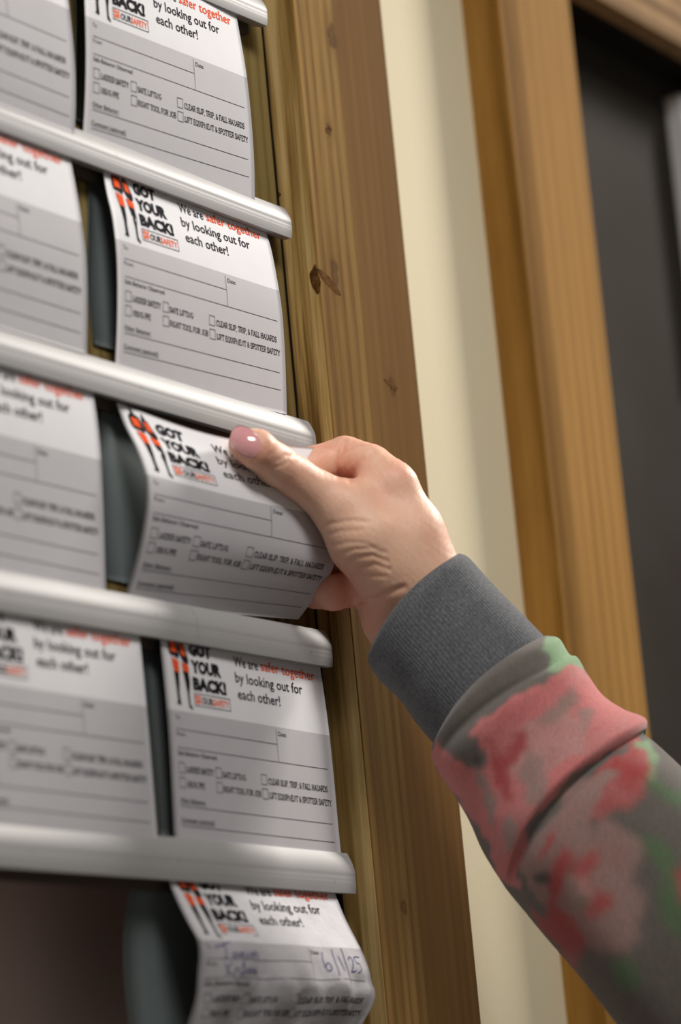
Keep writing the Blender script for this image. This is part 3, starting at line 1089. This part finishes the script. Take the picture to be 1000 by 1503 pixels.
def smooth(V, Fq, it):
    E = np.concatenate([Fq[:, [0, 1]], Fq[:, [1, 2]], Fq[:, [2, 3]], Fq[:, [3, 0]]])
    for _ in range(it):
        acc = np.zeros_like(V)
        c = np.zeros(len(V))
        for a, b in ((0, 1), (1, 0)):
            np.add.at(acc, E[:, a], V[E[:, b]])
            np.add.at(c, E[:, a], 1)
        V = V * 0.4 + 0.6 * acc / c[:, None]
    return V


V = smooth(V, Fq, 3)
Vb = smooth(V, Fq, 34)
wp_ = 1 / (1 + np.exp(-((500 + V[:, 0] / MMPX) - 512) / 7.0)) * np.clip((60 - V[:, 2]) / 20, 0, 1)
V = V + (Vb - V) * wp_[:, None]
N_ = vnormals(V, Fq)
pxs = 500 + V[:, 0] / (MMPX * (1 + V[:, 2] / 1000 / D0))
pys = 751.5 + V[:, 1] / (MMPX * (1 + V[:, 2] / 1000 / D0))


def seg_dist(px, py, pts):
    best = np.full(len(px), 1e9)
    for (a, b) in zip(pts[:-1], pts[1:]):
        a = np.array(a, float)
        b = np.array(b, float)
        ba = b - a
        t = np.clip(((px - a[0]) * ba[0] + (py - a[1]) * ba[1]) / (ba @ ba), 0, 1)
        d = np.hypot(px - a[0] - t * ba[0], py - a[1] - t * ba[1])
        best = np.minimum(best, d)
    return best


near = np.clip((-N_[:, 2]) * 3, 0, 1)
CREASES = [  # points, width px, depth mm, near-only
    ([(466, 772), (490, 768), (515, 764), (540, 766)], 3.0, .45),
    ([(474, 786), (500, 780), (530, 778)], 2.8, .35),
    ([(487, 801), (512, 796), (535, 797), (552, 804)], 3.0, .40),
    ([(497, 815), (520, 806), (545, 805), (566, 812)], 3.2, .50),
    ([(508, 830), (524, 818), (548, 815), (568, 824)], 3.4, .60),
    ([(518, 846), (530, 833), (552, 828), (572, 836)], 3.2, .50),
    ([(528, 856), (545, 846), (566, 846)], 3.0, .35),
    ([(527, 884), (548, 880), (575, 868), (592, 862)], 4.5, .9),
    ([(410, 676), (418, 668), (428, 670), (434, 664)], 3.0, .45),
    ([(404, 686), (416, 682), (424, 676)], 2.6, .3),
    ([(396, 668), (402, 662)], 2.6, .25),
    ([(497, 700), (496, 682), (501, 664), (506, 648)], 3.6, .9),
    ([(515, 706), (519, 692), (532, 676), (548, 664)], 4.0, .8),
    ([(522, 706), (540, 690), (560, 672)], 3.0, .25),
    ([(540, 700), (552, 688), (566, 680)], 2.4, .2),
    ([(575, 760), (600, 770), (625, 800)], 5.0, .15),
]
disp = np.zeros(len(V))
for pts, wd, dp in CREASES:
    q = seg_dist(pxs, pys, pts)
    disp -= 0.8 * dp * np.exp(-(q / wd) ** 2) * near
    disp += 0.12 * dp * np.exp(-((q - wd * 1.9) / (wd * .9)) ** 2) * near
V = V + N_ * disp[:, None]
# faint web of wrinkles
V = V + N_ * (0.06 * np.sin(V[:, 0] * 1.9 + 2 * np.sin(V[:, 1] * .6)) * np.sin(V[:, 1] * 1.3 + V[:, 2] * .7))[:, None]

person = thing('person', 'person in a grey sleeve with pink floral print, right hand pinching up a card', 'person', tuple(to_world(hp(600, 880, 35))))
MS = Mat('skin', 0.5, spec=0.35)
att = MS.n('ShaderNodeAttribute', attribute_name='skin_tint')
c = MS.mix(MS.noise(MS.coords(), 130, 4, .6), (232, 184, 156), (240, 198, 172))
c = MS.mix(att.outputs['Fac'], c, (222, 134, 112))
vein = MS.ramp(MS.noise(MS.coords('Object', (1, 1, 1), (2, 1, 3)), 28, 2), [(0.45, (0, 0, 0)), (0.7, (255, 255, 255))])
c = MS.mix(MS.math('MULTIPLY', vein, .3), c, (222, 186, 152))
MS.base(c)
MS.b.inputs['Subsurface Weight'].default_value = 0.25
MS.b.inputs['Subsurface Radius'].default_value = (1.0, 0.35, 0.2)
MS.b.inputs['Subsurface Scale'].default_value = 0.004
vo = MS.n('ShaderNodeTexVoronoi')
vo.inputs['Scale'].default_value = 1100
MS.l(MS.coords('Object', (1, 1, .6)), vo.inputs['Vector'])
MS.bump(MS.math('ADD', MS.math('MULTIPLY', vo.outputs[0], .6), MS.noise(MS.coords(), 500, 3)), 0.16, 0.0006)
hand = link('hand', to_world(V), Fq[:, ::-1], MS.m, person, True)
tint = np.zeros(len(V))
for (cx, cy, r, a) in ((385, 665, 26, .55), (430, 700, 24, .25), (510, 690, 26, .45), (470, 665, 26, .35), (590, 690, 26, .3), (560, 720, 30, .2), (500, 870, 50, .6),
                       (555, 910, 50, .45), (640, 790, 26, .15), (352, 668, 14, .6)):
    tint = np.maximum(tint, a * np.exp(-(((pxs - cx) ** 2 + (pys - cy) ** 2) / (r * r))))
tint = np.clip(tint + (V[:, 2] > 36) * .25, 0, 1)
al = hand.data.attributes.new('skin_tint', 'FLOAT', 'POINT')
al.data.foreach_set('value', tint.astype(np.float32))

# thumbnail: a domed plate that follows the fingertip
ND = X_(362, 648, 0)
out_px = [(338, 645), (339.5, 635), (345, 627), (353, 624.5), (363, 627), (374, 634.5), (382.5, 643), (385.5, 650), (382, 660), (375, 668), (366, 672), (357, 669), (348, 662), (341, 654)]


def first_hit(x, y):
    """nearest skin depth along the line of sight, from the distance field"""
    zz = np.arange(-33, 6, 0.2)
    P_ = np.array([hp(x, y, z) for z in zz])
    ii = [np.clip(((P_[:, q] - FD.ax[q][0]) / VOX), 0, len(FD.ax[q]) - 2) for q in range(3)]
    lo_ = [a.astype(int) for a in ii]
    fr = [a - b for a, b in zip(ii, lo_)]
    val = 0
    for a in (0, 1):
        for b in (0, 1):
            for c in (0, 1):
                val = val + D[lo_[0] + a, lo_[1] + b, lo_[2] + c] * (fr[0] if a else 1 - fr[0]) * (fr[1] if b else 1 - fr[1]) * (fr[2] if c else 1 - fr[2])
    hit = np.argmax(val < 0)
    return zz[hit] if val.min() < 0 else None


cpx = np.mean(out_px, axis=0)
ring = np.array(sm(out_px + [out_px[0]], 3)[:-1])
NR = 9
Vn = []
axn = np.array([0.8, 0.6])
prn = np.array([-0.6, 0.8])


def nb(q):
    a, b = float((q - cpx) @ axn), float((q - cpx) @ prn)
    return [1, a, b, a * a, a * b, b * b]


smp = []
for p in ring:
    for t in (0.0, 0.3, 0.6, 0.85):
        q = cpx + (p - cpx) * t
        z = first_hit(*q)
        if z is not None:
            smp.append((nb(q), z))
coef = np.linalg.lstsq(np.array([a for a, b in smp]), np.array([b for a, b in smp]), rcond=None)[0]
print('nail coef', ' '.join('%.5f' % c_ for c_ in coef))
coef[3], coef[4], coef[5] = max(coef[3], .0022), 0.0, max(coef[5], .0052)
for r in range(NR + 1):
    t = 1 - r / (NR + 1)
    for p in ring:
        q = cpx + (p - cpx) * t
        z = float(np.dot(nb(q), coef)) - 0.95
        if r == 0:
            z += 0.35
        Vn.append(hp(q[0], q[1], z))
m = len(ring)
Vn.append(hp(cpx[0], cpx[1], float(np.dot(nb(cpx), coef)) - 0.95))
Fn = grid_faces(NR + 1, m, True)
Fn += [(NR * m + i, NR * m + (i + 1) % m, (NR + 1) * m) for i in range(m)]
base = len(Vn)
for p in ring:                                   # skirt down into the skin
    Vn.append(hp(p[0], p[1], float(np.dot(nb(p), coef)) + 2.2))
Fn += [(i, (i + 1) % m, base + (i + 1) % m, base + i) for i in range(m)]
MN = Mat('pink_gloss_nail', 0.07, spec=0.7)
MN.base(MN.mix(MN.noise(MN.coords(), 200, 2), (226, 158, 160), (232, 168, 168)))
MN.b.inputs['Coat Weight'].default_value = 0.8
MN.b.inputs['Coat Roughness'].default_value = 0.05
nail = link('thumbnail', to_world(np.array(Vn)), Fn, MN.m, hand, True)
nail['label'] = 'glossy pale pink thumbnail'

# ------------------------------------------------------------------ sleeve
ST_CUFF = [  # U, L, bow, depth mm
    ((674, 812), (542, 957), (-15, -9), 32), ((688, 818), (541, 972), (-17, -9), 32), ((711, 843), (557, 998), (-18, -10), 31),
    ((741, 875), (586, 1026), (-19, -10), 29), ((771, 905), (610, 1060), (-20, -10), 27), ((800, 935), (636, 1091), (-20, -10), 25)]
ST_SLV = [
    ((797, 934), (638, 1088), (-20, -10), 25), ((806, 933), (636, 1091), (-21, -10), 25), ((822, 938), (633, 1100), (-22, -9), 24), ((836, 960), (636, 1117), (-22, -8), 22), ((848, 965), (645, 1136), (-20, -6), 21),
    ((862, 988), (664, 1163), (-18, -4), 20), ((885, 1020), (688, 1203), (-18, -2), 18), ((916, 1041), (706, 1244), (-24, -2), 15), ((938, 1049), (722, 1272), (-32, -6), 13),
    ((949, 1056), (735, 1292), (-38, -8), 12), ((950, 1068), (742, 1303), (-38, -8), 11), ((945, 1077), (752, 1316), (-34, -6), 11), ((962, 1090), (768, 1335), (-30, -4), 10),
    ((1000, 1125), (800, 1374), (-24, 0), 6), ((1060, 1186), (850, 1432), (-20, 0), 0), ((1130, 1262), (906, 1503), (-20, 0), -8), ((1220, 1360), (990, 1605), (-20, 0), -18),
    ((1330, 1480), (1095, 1735), (-20, 0), -30), ((1450, 1610), (1200, 1870), (-20, 0), -42)]


def interp_st(ST, per):
    A = np.array([list(a) + list(b) + list(c) + [d] for a, b, c, d in ST], float)
    Q = []
    ss = []
    for i in range(len(A) - 1):
        p0 = A[i - 1] if i else A[0]
        p3 = A[i + 2] if i + 2 < len(A) else A[-1]
        for t in np.linspace(0, 1, per, endpoint=False):
            Q.append(0.5 * ((2 * A[i]) + (-p0 + A[i + 1]) * t + (2 * p0 - 5 * A[i] + 4 * A[i + 1] - p3) * t * t + (-p0 + 3 * A[i] - 3 * A[i + 1] + p3) * t ** 3))
            ss.append(i + t)
    Q.append(A[-1])
    ss.append(len(A) - 1)
    return np.array(Q), np.array(ss)


def tube(ST, per, nth, disp=None, flat=0.86):
    Q, ss = interp_st(ST, per)
    V = []
    PX = []
    for q, s in zip(Q, ss):
        U, L, B, dm = q[:2], q[2:4], q[4:6], q[6]
        cpt = (U + L) / 2
        hw = (U - L) / 2
        hm = np.linalg.norm(hw) * MMPX * (1 + dm / 1000 / D0)
        for j in range(nth):
            th = 2 * math.pi * j / nth
            c = math.cos(th)
            sn = math.sin(th)
            e = 0.92
            cc = math.copysign(abs(c) ** e, c)
            sg = math.copysign(abs(sn) ** e, sn)
            b = (1 - cc * cc) * (1 if sn > 0 else -1)
            r = 1.0
            dd = disp(s, th, cc) if disp else 0.0
            pp = cpt + hw * cc + B * b
            V.append(hp(pp[0], pp[1], dm - (hm * flat + dd) * sg))
            PX.append(pp)
    return np.array(V), np.array(PX), len(Q), ss


# cuff
Vc, PXc, nq, ssq = tube(ST_CUFF, 10, 140, lambda s, th, c: 0.5 * math.sin(s * 1.7 + c * 4) + 1.8 * math.exp(-((s - 1.6 + c) / .5) ** 2) + 1.6 * math.exp(-((s - 3.3 + .8 * c) / .5) ** 2), .84)
nth = 140
uvc = np.array([(j / nth, i / (nq - 1)) for i in range(nq) for j in range(nth)])
# turn the opening edge inwards
Fc = grid_faces(nq, nth, True)
inner = []
ctr = Vc[:nth].mean(0)
b0 = len(Vc)
dirn = (Vc[nth * 8:nth * 9].mean(0) - ctr)
dirn /= np.linalg.norm(dirn)
for k, (sc, ad) in enumerate(((0.975, 0.3), (0.955, 1.2), (0.945, 6.0), (0.93, 16.0))):
    for j in range(nth):
        inner.append(ctr + (Vc[j] - ctr) * sc + dirn * ad)
Vc = np.concatenate([Vc, np.array(inner)])
uvc = np.concatenate([uvc, np.array([(j / nth, 0.0) for k in range(4) for j in range(nth)])])
Fc += [(j, b0 + j, b0 + (j + 1) % nth, (j + 1) % nth) for j in range(nth)]
for k in range(3):
    Fc += [(b0 + k * nth + j, b0 + (k + 1) * nth + j, b0 + (k + 1) * nth + (j + 1) % nth, b0 + k * nth + (j + 1) % nth) for j in range(nth)]
MC = Mat('grey_rib_knit', 0.9, spec=0.1)
tc = MC.n('ShaderNodeTexCoord')
sp = MC.n('ShaderNodeSeparateXYZ')
MC.l(tc.outputs['UV'], sp.inputs[0])
rib = MC.math('SINE', MC.math('MULTIPLY', sp.outputs[0], 2 * math.pi * 118))
rib01 = MC.math('MULTIPLY_ADD', rib, .5, .5)
stitch = MC.math('MULTIPLY_ADD', MC.math('SINE', MC.math('MULTIPLY', sp.outputs[1], 2 * math.pi * 70)), .5, .5)
hz = MC.noise(MC.coords(), 900, 3, .7)
cc_ = MC.mix(MC.ramp(hz, [(.35, (0, 0, 0)), (.65, (255, 255, 255))]), (84, 86, 89), (120, 122, 125))
cc_ = MC.mix(MC.math('MULTIPLY', MC.math('SUBTRACT', 1.0, rib01), .18), cc_, (70, 72, 76))
cc_ = MC.mix(MC.math('MULTIPLY', stitch, .12), cc_, (80, 82, 86))
MC.base(cc_)
MC.b.inputs['Sheen Weight'].default_value = 0.25
MC.bump(MC.math('ADD', MC.math('MULTIPLY', rib01, 1.0), MC.math('MULTIPLY', stitch, .3)), 0.28, 0.0005)
link('cuff', to_world(Vc), Fc, MC.m, person, True, uvc)


# sleeve with its deep fold
def sdisp(s, th, c):
    d = 0.0
    d += 2.2 * math.exp(-((s - 1.7) / .9) ** 2)                # puffed seam
    d -= 2.2 * math.exp(-((s - 3.3 - .2 * c) / .45) ** 2)
    d += 2.6 * math.exp(-((s - 4.4) / .8) ** 2)
    d += 3.0 * math.exp(-((s - 8.7) / .8) ** 2) * (0.6 + .4 * c)     # roll above the fold
    d -= 5.5 * math.exp(-((s - 10.45) / .7) ** 2) * (0.75 - .25 * c)   # fold
    d += 3.0 * math.exp(-((s - 12.1) / .8) ** 2)
    d += 1.8 * math.sin(s * .9 + c * 3.0 + .6) * math.exp(-((s - 6.5) / 2.5) ** 2)
    d += 1.4 * math.sin(c * 5 + s * .8) * (s > 11) * min(1, (s - 11) / 2)
    return d


NTH = 360
Vs_, PXs, nq2, ssq2 = tube(ST_SLV, 22, NTH, sdisp, .86)
Fs2 = grid_faces(nq2, NTH, True)
Fs2.append(tuple(range((nq2 - 1) * NTH, nq2 * NTH)))


def inpoly(P, poly_):
    x, y = P[:, 0], P[:, 1]
    c = np.zeros(len(P), bool)
    n = len(poly_)
    for i in range(n):
        x1_, y1_ = poly_[i]
        x2_, y2_ = poly_[(i + 1) % n]
        cond = ((y1_ > y) != (y2_ > y))
        xi = (x2_ - x1_) * (y - y1_) / ((y2_ - y1_) if y2_ != y1_ else 1e-9) + x1_
        c ^= cond & (x < xi)
    return c


# print of the fleece, drawn on the sleeve's cloth (units: half pixels from 500,780)
PK, PL, RD, PF, GN, GL2, DK = (220, 130, 128), (206, 152, 146), (188, 82, 80), (172, 140, 132), (102, 126, 92), (146, 178, 136), (84, 80, 78)
SHAPES = [
    (PK, [(385, 600), (410, 570), (470, 500), (560, 465), (620, 430), (700, 385), (760, 440), (900, 540), (910, 575), (700, 700), (600, 800), (540, 900), (520, 1060), (470, 1010), (420, 900), (395, 850), (330, 770), (255, 660), (270, 620), (330, 660), (400, 710), (440, 690)]),
    (PL, [(500, 600), (620, 520), (740, 560), (700, 650), (620, 700), (560, 690), (520, 720), (480, 680)]),
    (PF, [(590, 570), (595, 530), (640, 490), (690, 455), (690, 500), (665, 530), (650, 560), (610, 565)]),
    (PF, [(690, 520), (740, 515), (740, 550), (725, 590), (712, 575), (715, 545)]),
    (PF, [(545, 640), (590, 650), (610, 720), (590, 800), (545, 800), (530, 720)]),
    (PF, [(480, 840), (515, 830), (525, 880), (490, 950), (475, 900)]),
    (PF, [(395, 700), (430, 720), (465, 840), (450, 870), (415, 800)]),
    (DK, [(400, 700), (385, 640), (400, 610), (410, 600), (390, 640), (410, 690)]),
    (RD, [(420, 610), (470, 640), (520, 590), (560, 600), (500, 700), (500, 800), (470, 780), (450, 690)]),
    (RD, [(870, 590), (905, 640), (922, 700), (885, 775), (830, 810), (770, 850), (735, 845), (725, 800), (780, 745), (740, 720), (830, 640)]),
    (PF, [(640, 780), (720, 720), (830, 700), (830, 725), (770, 745), (760, 790), (700, 850), (660, 830)]),
    (PF, [(560, 900), (640, 830), (700, 770), (755, 790), (740, 850), (745, 930), (690, 960), (640, 1050), (600, 1100), (550, 1050), (530, 980)]),
    (PF, [(760, 860), (810, 850), (860, 890), (888, 940), (880, 990), (850, 1025), (885, 1060), (892, 1120), (870, 1190), (820, 1245), (760, 1240), (700, 1190), (640, 1140), (640, 1060), (700, 980), (730, 920)]),
    (RD, [(600, 890), (640, 880), (610, 930), (590, 970), (575, 960), (580, 920)]),
    (RD, [(640, 930), (690, 950), (660, 1010), (640, 1080), (625, 1140), (600, 1080), (620, 1000)]),
    (RD, [(690, 970), (745, 930), (760, 960), (735, 1010), (740, 1040), (700, 1050), (680, 1010)]),
    (RD, [(740, 1060), (800, 1080), (800, 1110), (760, 1130), (720, 1125), (725, 1085)]),
    (RD, [(560, 1090), (600, 1130), (640, 1110), (690, 1140), (720, 1210), (700, 1290), (640, 1230), (580, 1150)]),
    (PL, [(690, 1010), (720, 1000), (728, 1050), (715, 1090), (690, 1070)]),
    (GN, [(698, 1060), (716, 1060), (716, 1100), (698, 1098)]),
    (DK, [(565, 1005), (600, 995), (628, 1010), (600, 1032), (572, 1026)]),
    (GL2, [(590, 335), (610, 305), (650, 305), (690, 365), (720, 372), (716, 398), (680, 395), (650, 412), (625, 415), (612, 375)]),
    (GL2, [(860, 605), (900, 620), (925, 660), (930, 740), (905, 735), (915, 690), (890, 650), (862, 632)]),
    (GN, [(890, 735), (930, 730), (1000, 760), (1080, 790), (1080, 830), (980, 800), (920, 775)]),
    (GN, [(865, 900), (930, 895), (985, 950), (1000, 1000), (1040, 1080), (1050, 1200), (990, 1190), (940, 1130), (925, 1060), (955, 1010), (900, 945)]),
    (GN, [(800, 1265), (870, 1245), (890, 1320), (850, 1350), (800, 1330)]),
    (RD, [(985, 1000), (1060, 980), (1120, 1060), (1080, 1120), (1000, 1110)]),
    (PF, [(1120, 900), (1200, 920), (1240, 1010), (1180, 1060), (1120, 1000)]),
]
Hc = (PXs - np.array([500, 780])) * 2.0
wx = 7 * np.sin(Hc[:, 1] * .045 + 1) + 5 * np.sin(Hc[:, 0] * .11 + Hc[:, 1] * .07) + rng.randn(len(Hc)) * 2.2
wy = 7 * np.sin(Hc[:, 0] * .05) + 5 * np.sin(Hc[:, 1] * .12 - Hc[:, 0] * .05) + rng.randn(len(Hc)) * 2.2
Hw = Hc + np.stack([wx, wy], 1)
colr = np.tile(np.array(lin((122, 115, 108)))[None, :], (len(Hc), 1))
streak = 0.5 + 0.5 * np.sin(Hc[:, 0] * .5 + Hc[:, 1] * .22 + 3 * np.sin(Hc[:, 1] * .06))
colr[:, :3] *= (0.86 + .2 * streak[:, None] * rng.rand(len(Hc), 1))
def vnoise(P, sc, seed):
    r = np.random.RandomState(seed).rand(64, 64)
    x, y = P[:, 0] / sc, P[:, 1] / sc
    xi, yi = np.floor(x).astype(int), np.floor(y).astype(int)
    fx, fy = x - xi, y - yi
    fx, fy = fx * fx * (3 - 2 * fx), fy * fy * (3 - 2 * fy)
    g = lambda a, b: r[a % 64, b % 64]
    return (g(xi, yi) * (1 - fx) + g(xi + 1, yi) * fx) * (1 - fy) + (g(xi, yi + 1) * (1 - fx) + g(xi + 1, yi + 1) * fx) * fy


n1 = vnoise(Hc, 70, 3) * .6 + vnoise(Hc, 26, 4) * .4
n2 = vnoise(Hc, 48, 9) * .6 + vnoise(Hc, 17, 10) * .4
for cl, pl in SHAPES:
    mk = inpoly(Hw, pl)
    colr[mk] = np.array(lin(cl))
    if cl in (PK, RD):                            # brushed, watercolour-like petals
        tone = np.clip((n1[mk] - .42) * 2.2, 0, 1)[:, None] * .55
        colr[mk] = colr[mk] * (1 - tone) + np.array(lin((206, 146, 142))) * tone
        tone = np.clip((n2[mk] - .6) * 3, 0, 1)[:, None] * .3
        colr[mk] = colr[mk] * (1 - tone) + np.array(lin((184, 76, 80))) * tone
    elif cl in (PF, PL):
        tone = np.clip((n2[mk] - .45) * 2, 0, 1)[:, None] * .4
        colr[mk] = colr[mk] * (1 - tone) + np.array(lin((172, 98, 98))) * tone
g_ = colr.reshape(nq2, NTH, 4)
for _ in range(12):                              # the print bleeds into the nap
    g_[1:-1] = g_[1:-1] * .4 + (g_[:-2] + g_[2:]) * .15 + (np.roll(g_, 1, 1) + np.roll(g_, -1, 1))[1:-1] * .15
colr = g_.reshape(-1, 4)
colr[:, :3] *= (0.95 + .1 * rng.rand(len(Hc), 1))
MF = Mat('floral_fleece', 0.95, spec=0.08)
at_ = MF.n('ShaderNodeAttribute', attribute_name='print')
hz = MF.noise(MF.coords('Object', (1, 1, .35), (0, 0, 0), (0.3, 0.6, 0)), 800, 4, .7)
MF.base(MF.mix(MF.math('MULTIPLY', MF.ramp(hz, [(.4, (0, 0, 0)), (.7, (255, 255, 255))]), .2), at_.outputs['Color'], (60, 56, 56)))
MF.b.inputs['Sheen Weight'].default_value = 0.3
MF.b.inputs['Sheen Roughness'].default_value = 0.6
MF.bump(MF.noise(MF.coords(), 1200, 3, .7), 0.35, 0.0008)
slv = link('sleeve', to_world(Vs_), Fs2, MF.m, person, True)
ca = slv.data.color_attributes.new('print', 'FLOAT_COLOR', 'POINT')
ca.data.foreach_set('color', colr.astype(np.float32).ravel())
settle(person)

# backing cards (built last: fine detail behind the forms)
backing('grey-green card behind the topmost right-column card', [(112, -20), (112.5, 60), (112, 120), (111, 176)])
backing('grey-green card behind the whole-headline card', [(131, 240), (131, 300), (130, 380), (132, 440), (139, 505)])
backing('grey-green card behind the lifted card', [(157, 585), (147, 615), (143, 670), (146, 760), (158, 850)])
backing('grey-green card behind the flat card of the fourth row', [(209, 938), (216, 1030), (226, 1130), (235, 1226)])
backing('grey-green curled card behind the handwritten card', [(198, 1285), (189, 1325), (184, 1370), (185, 1430), (191, 1490), (200, 1540)], curl=True)
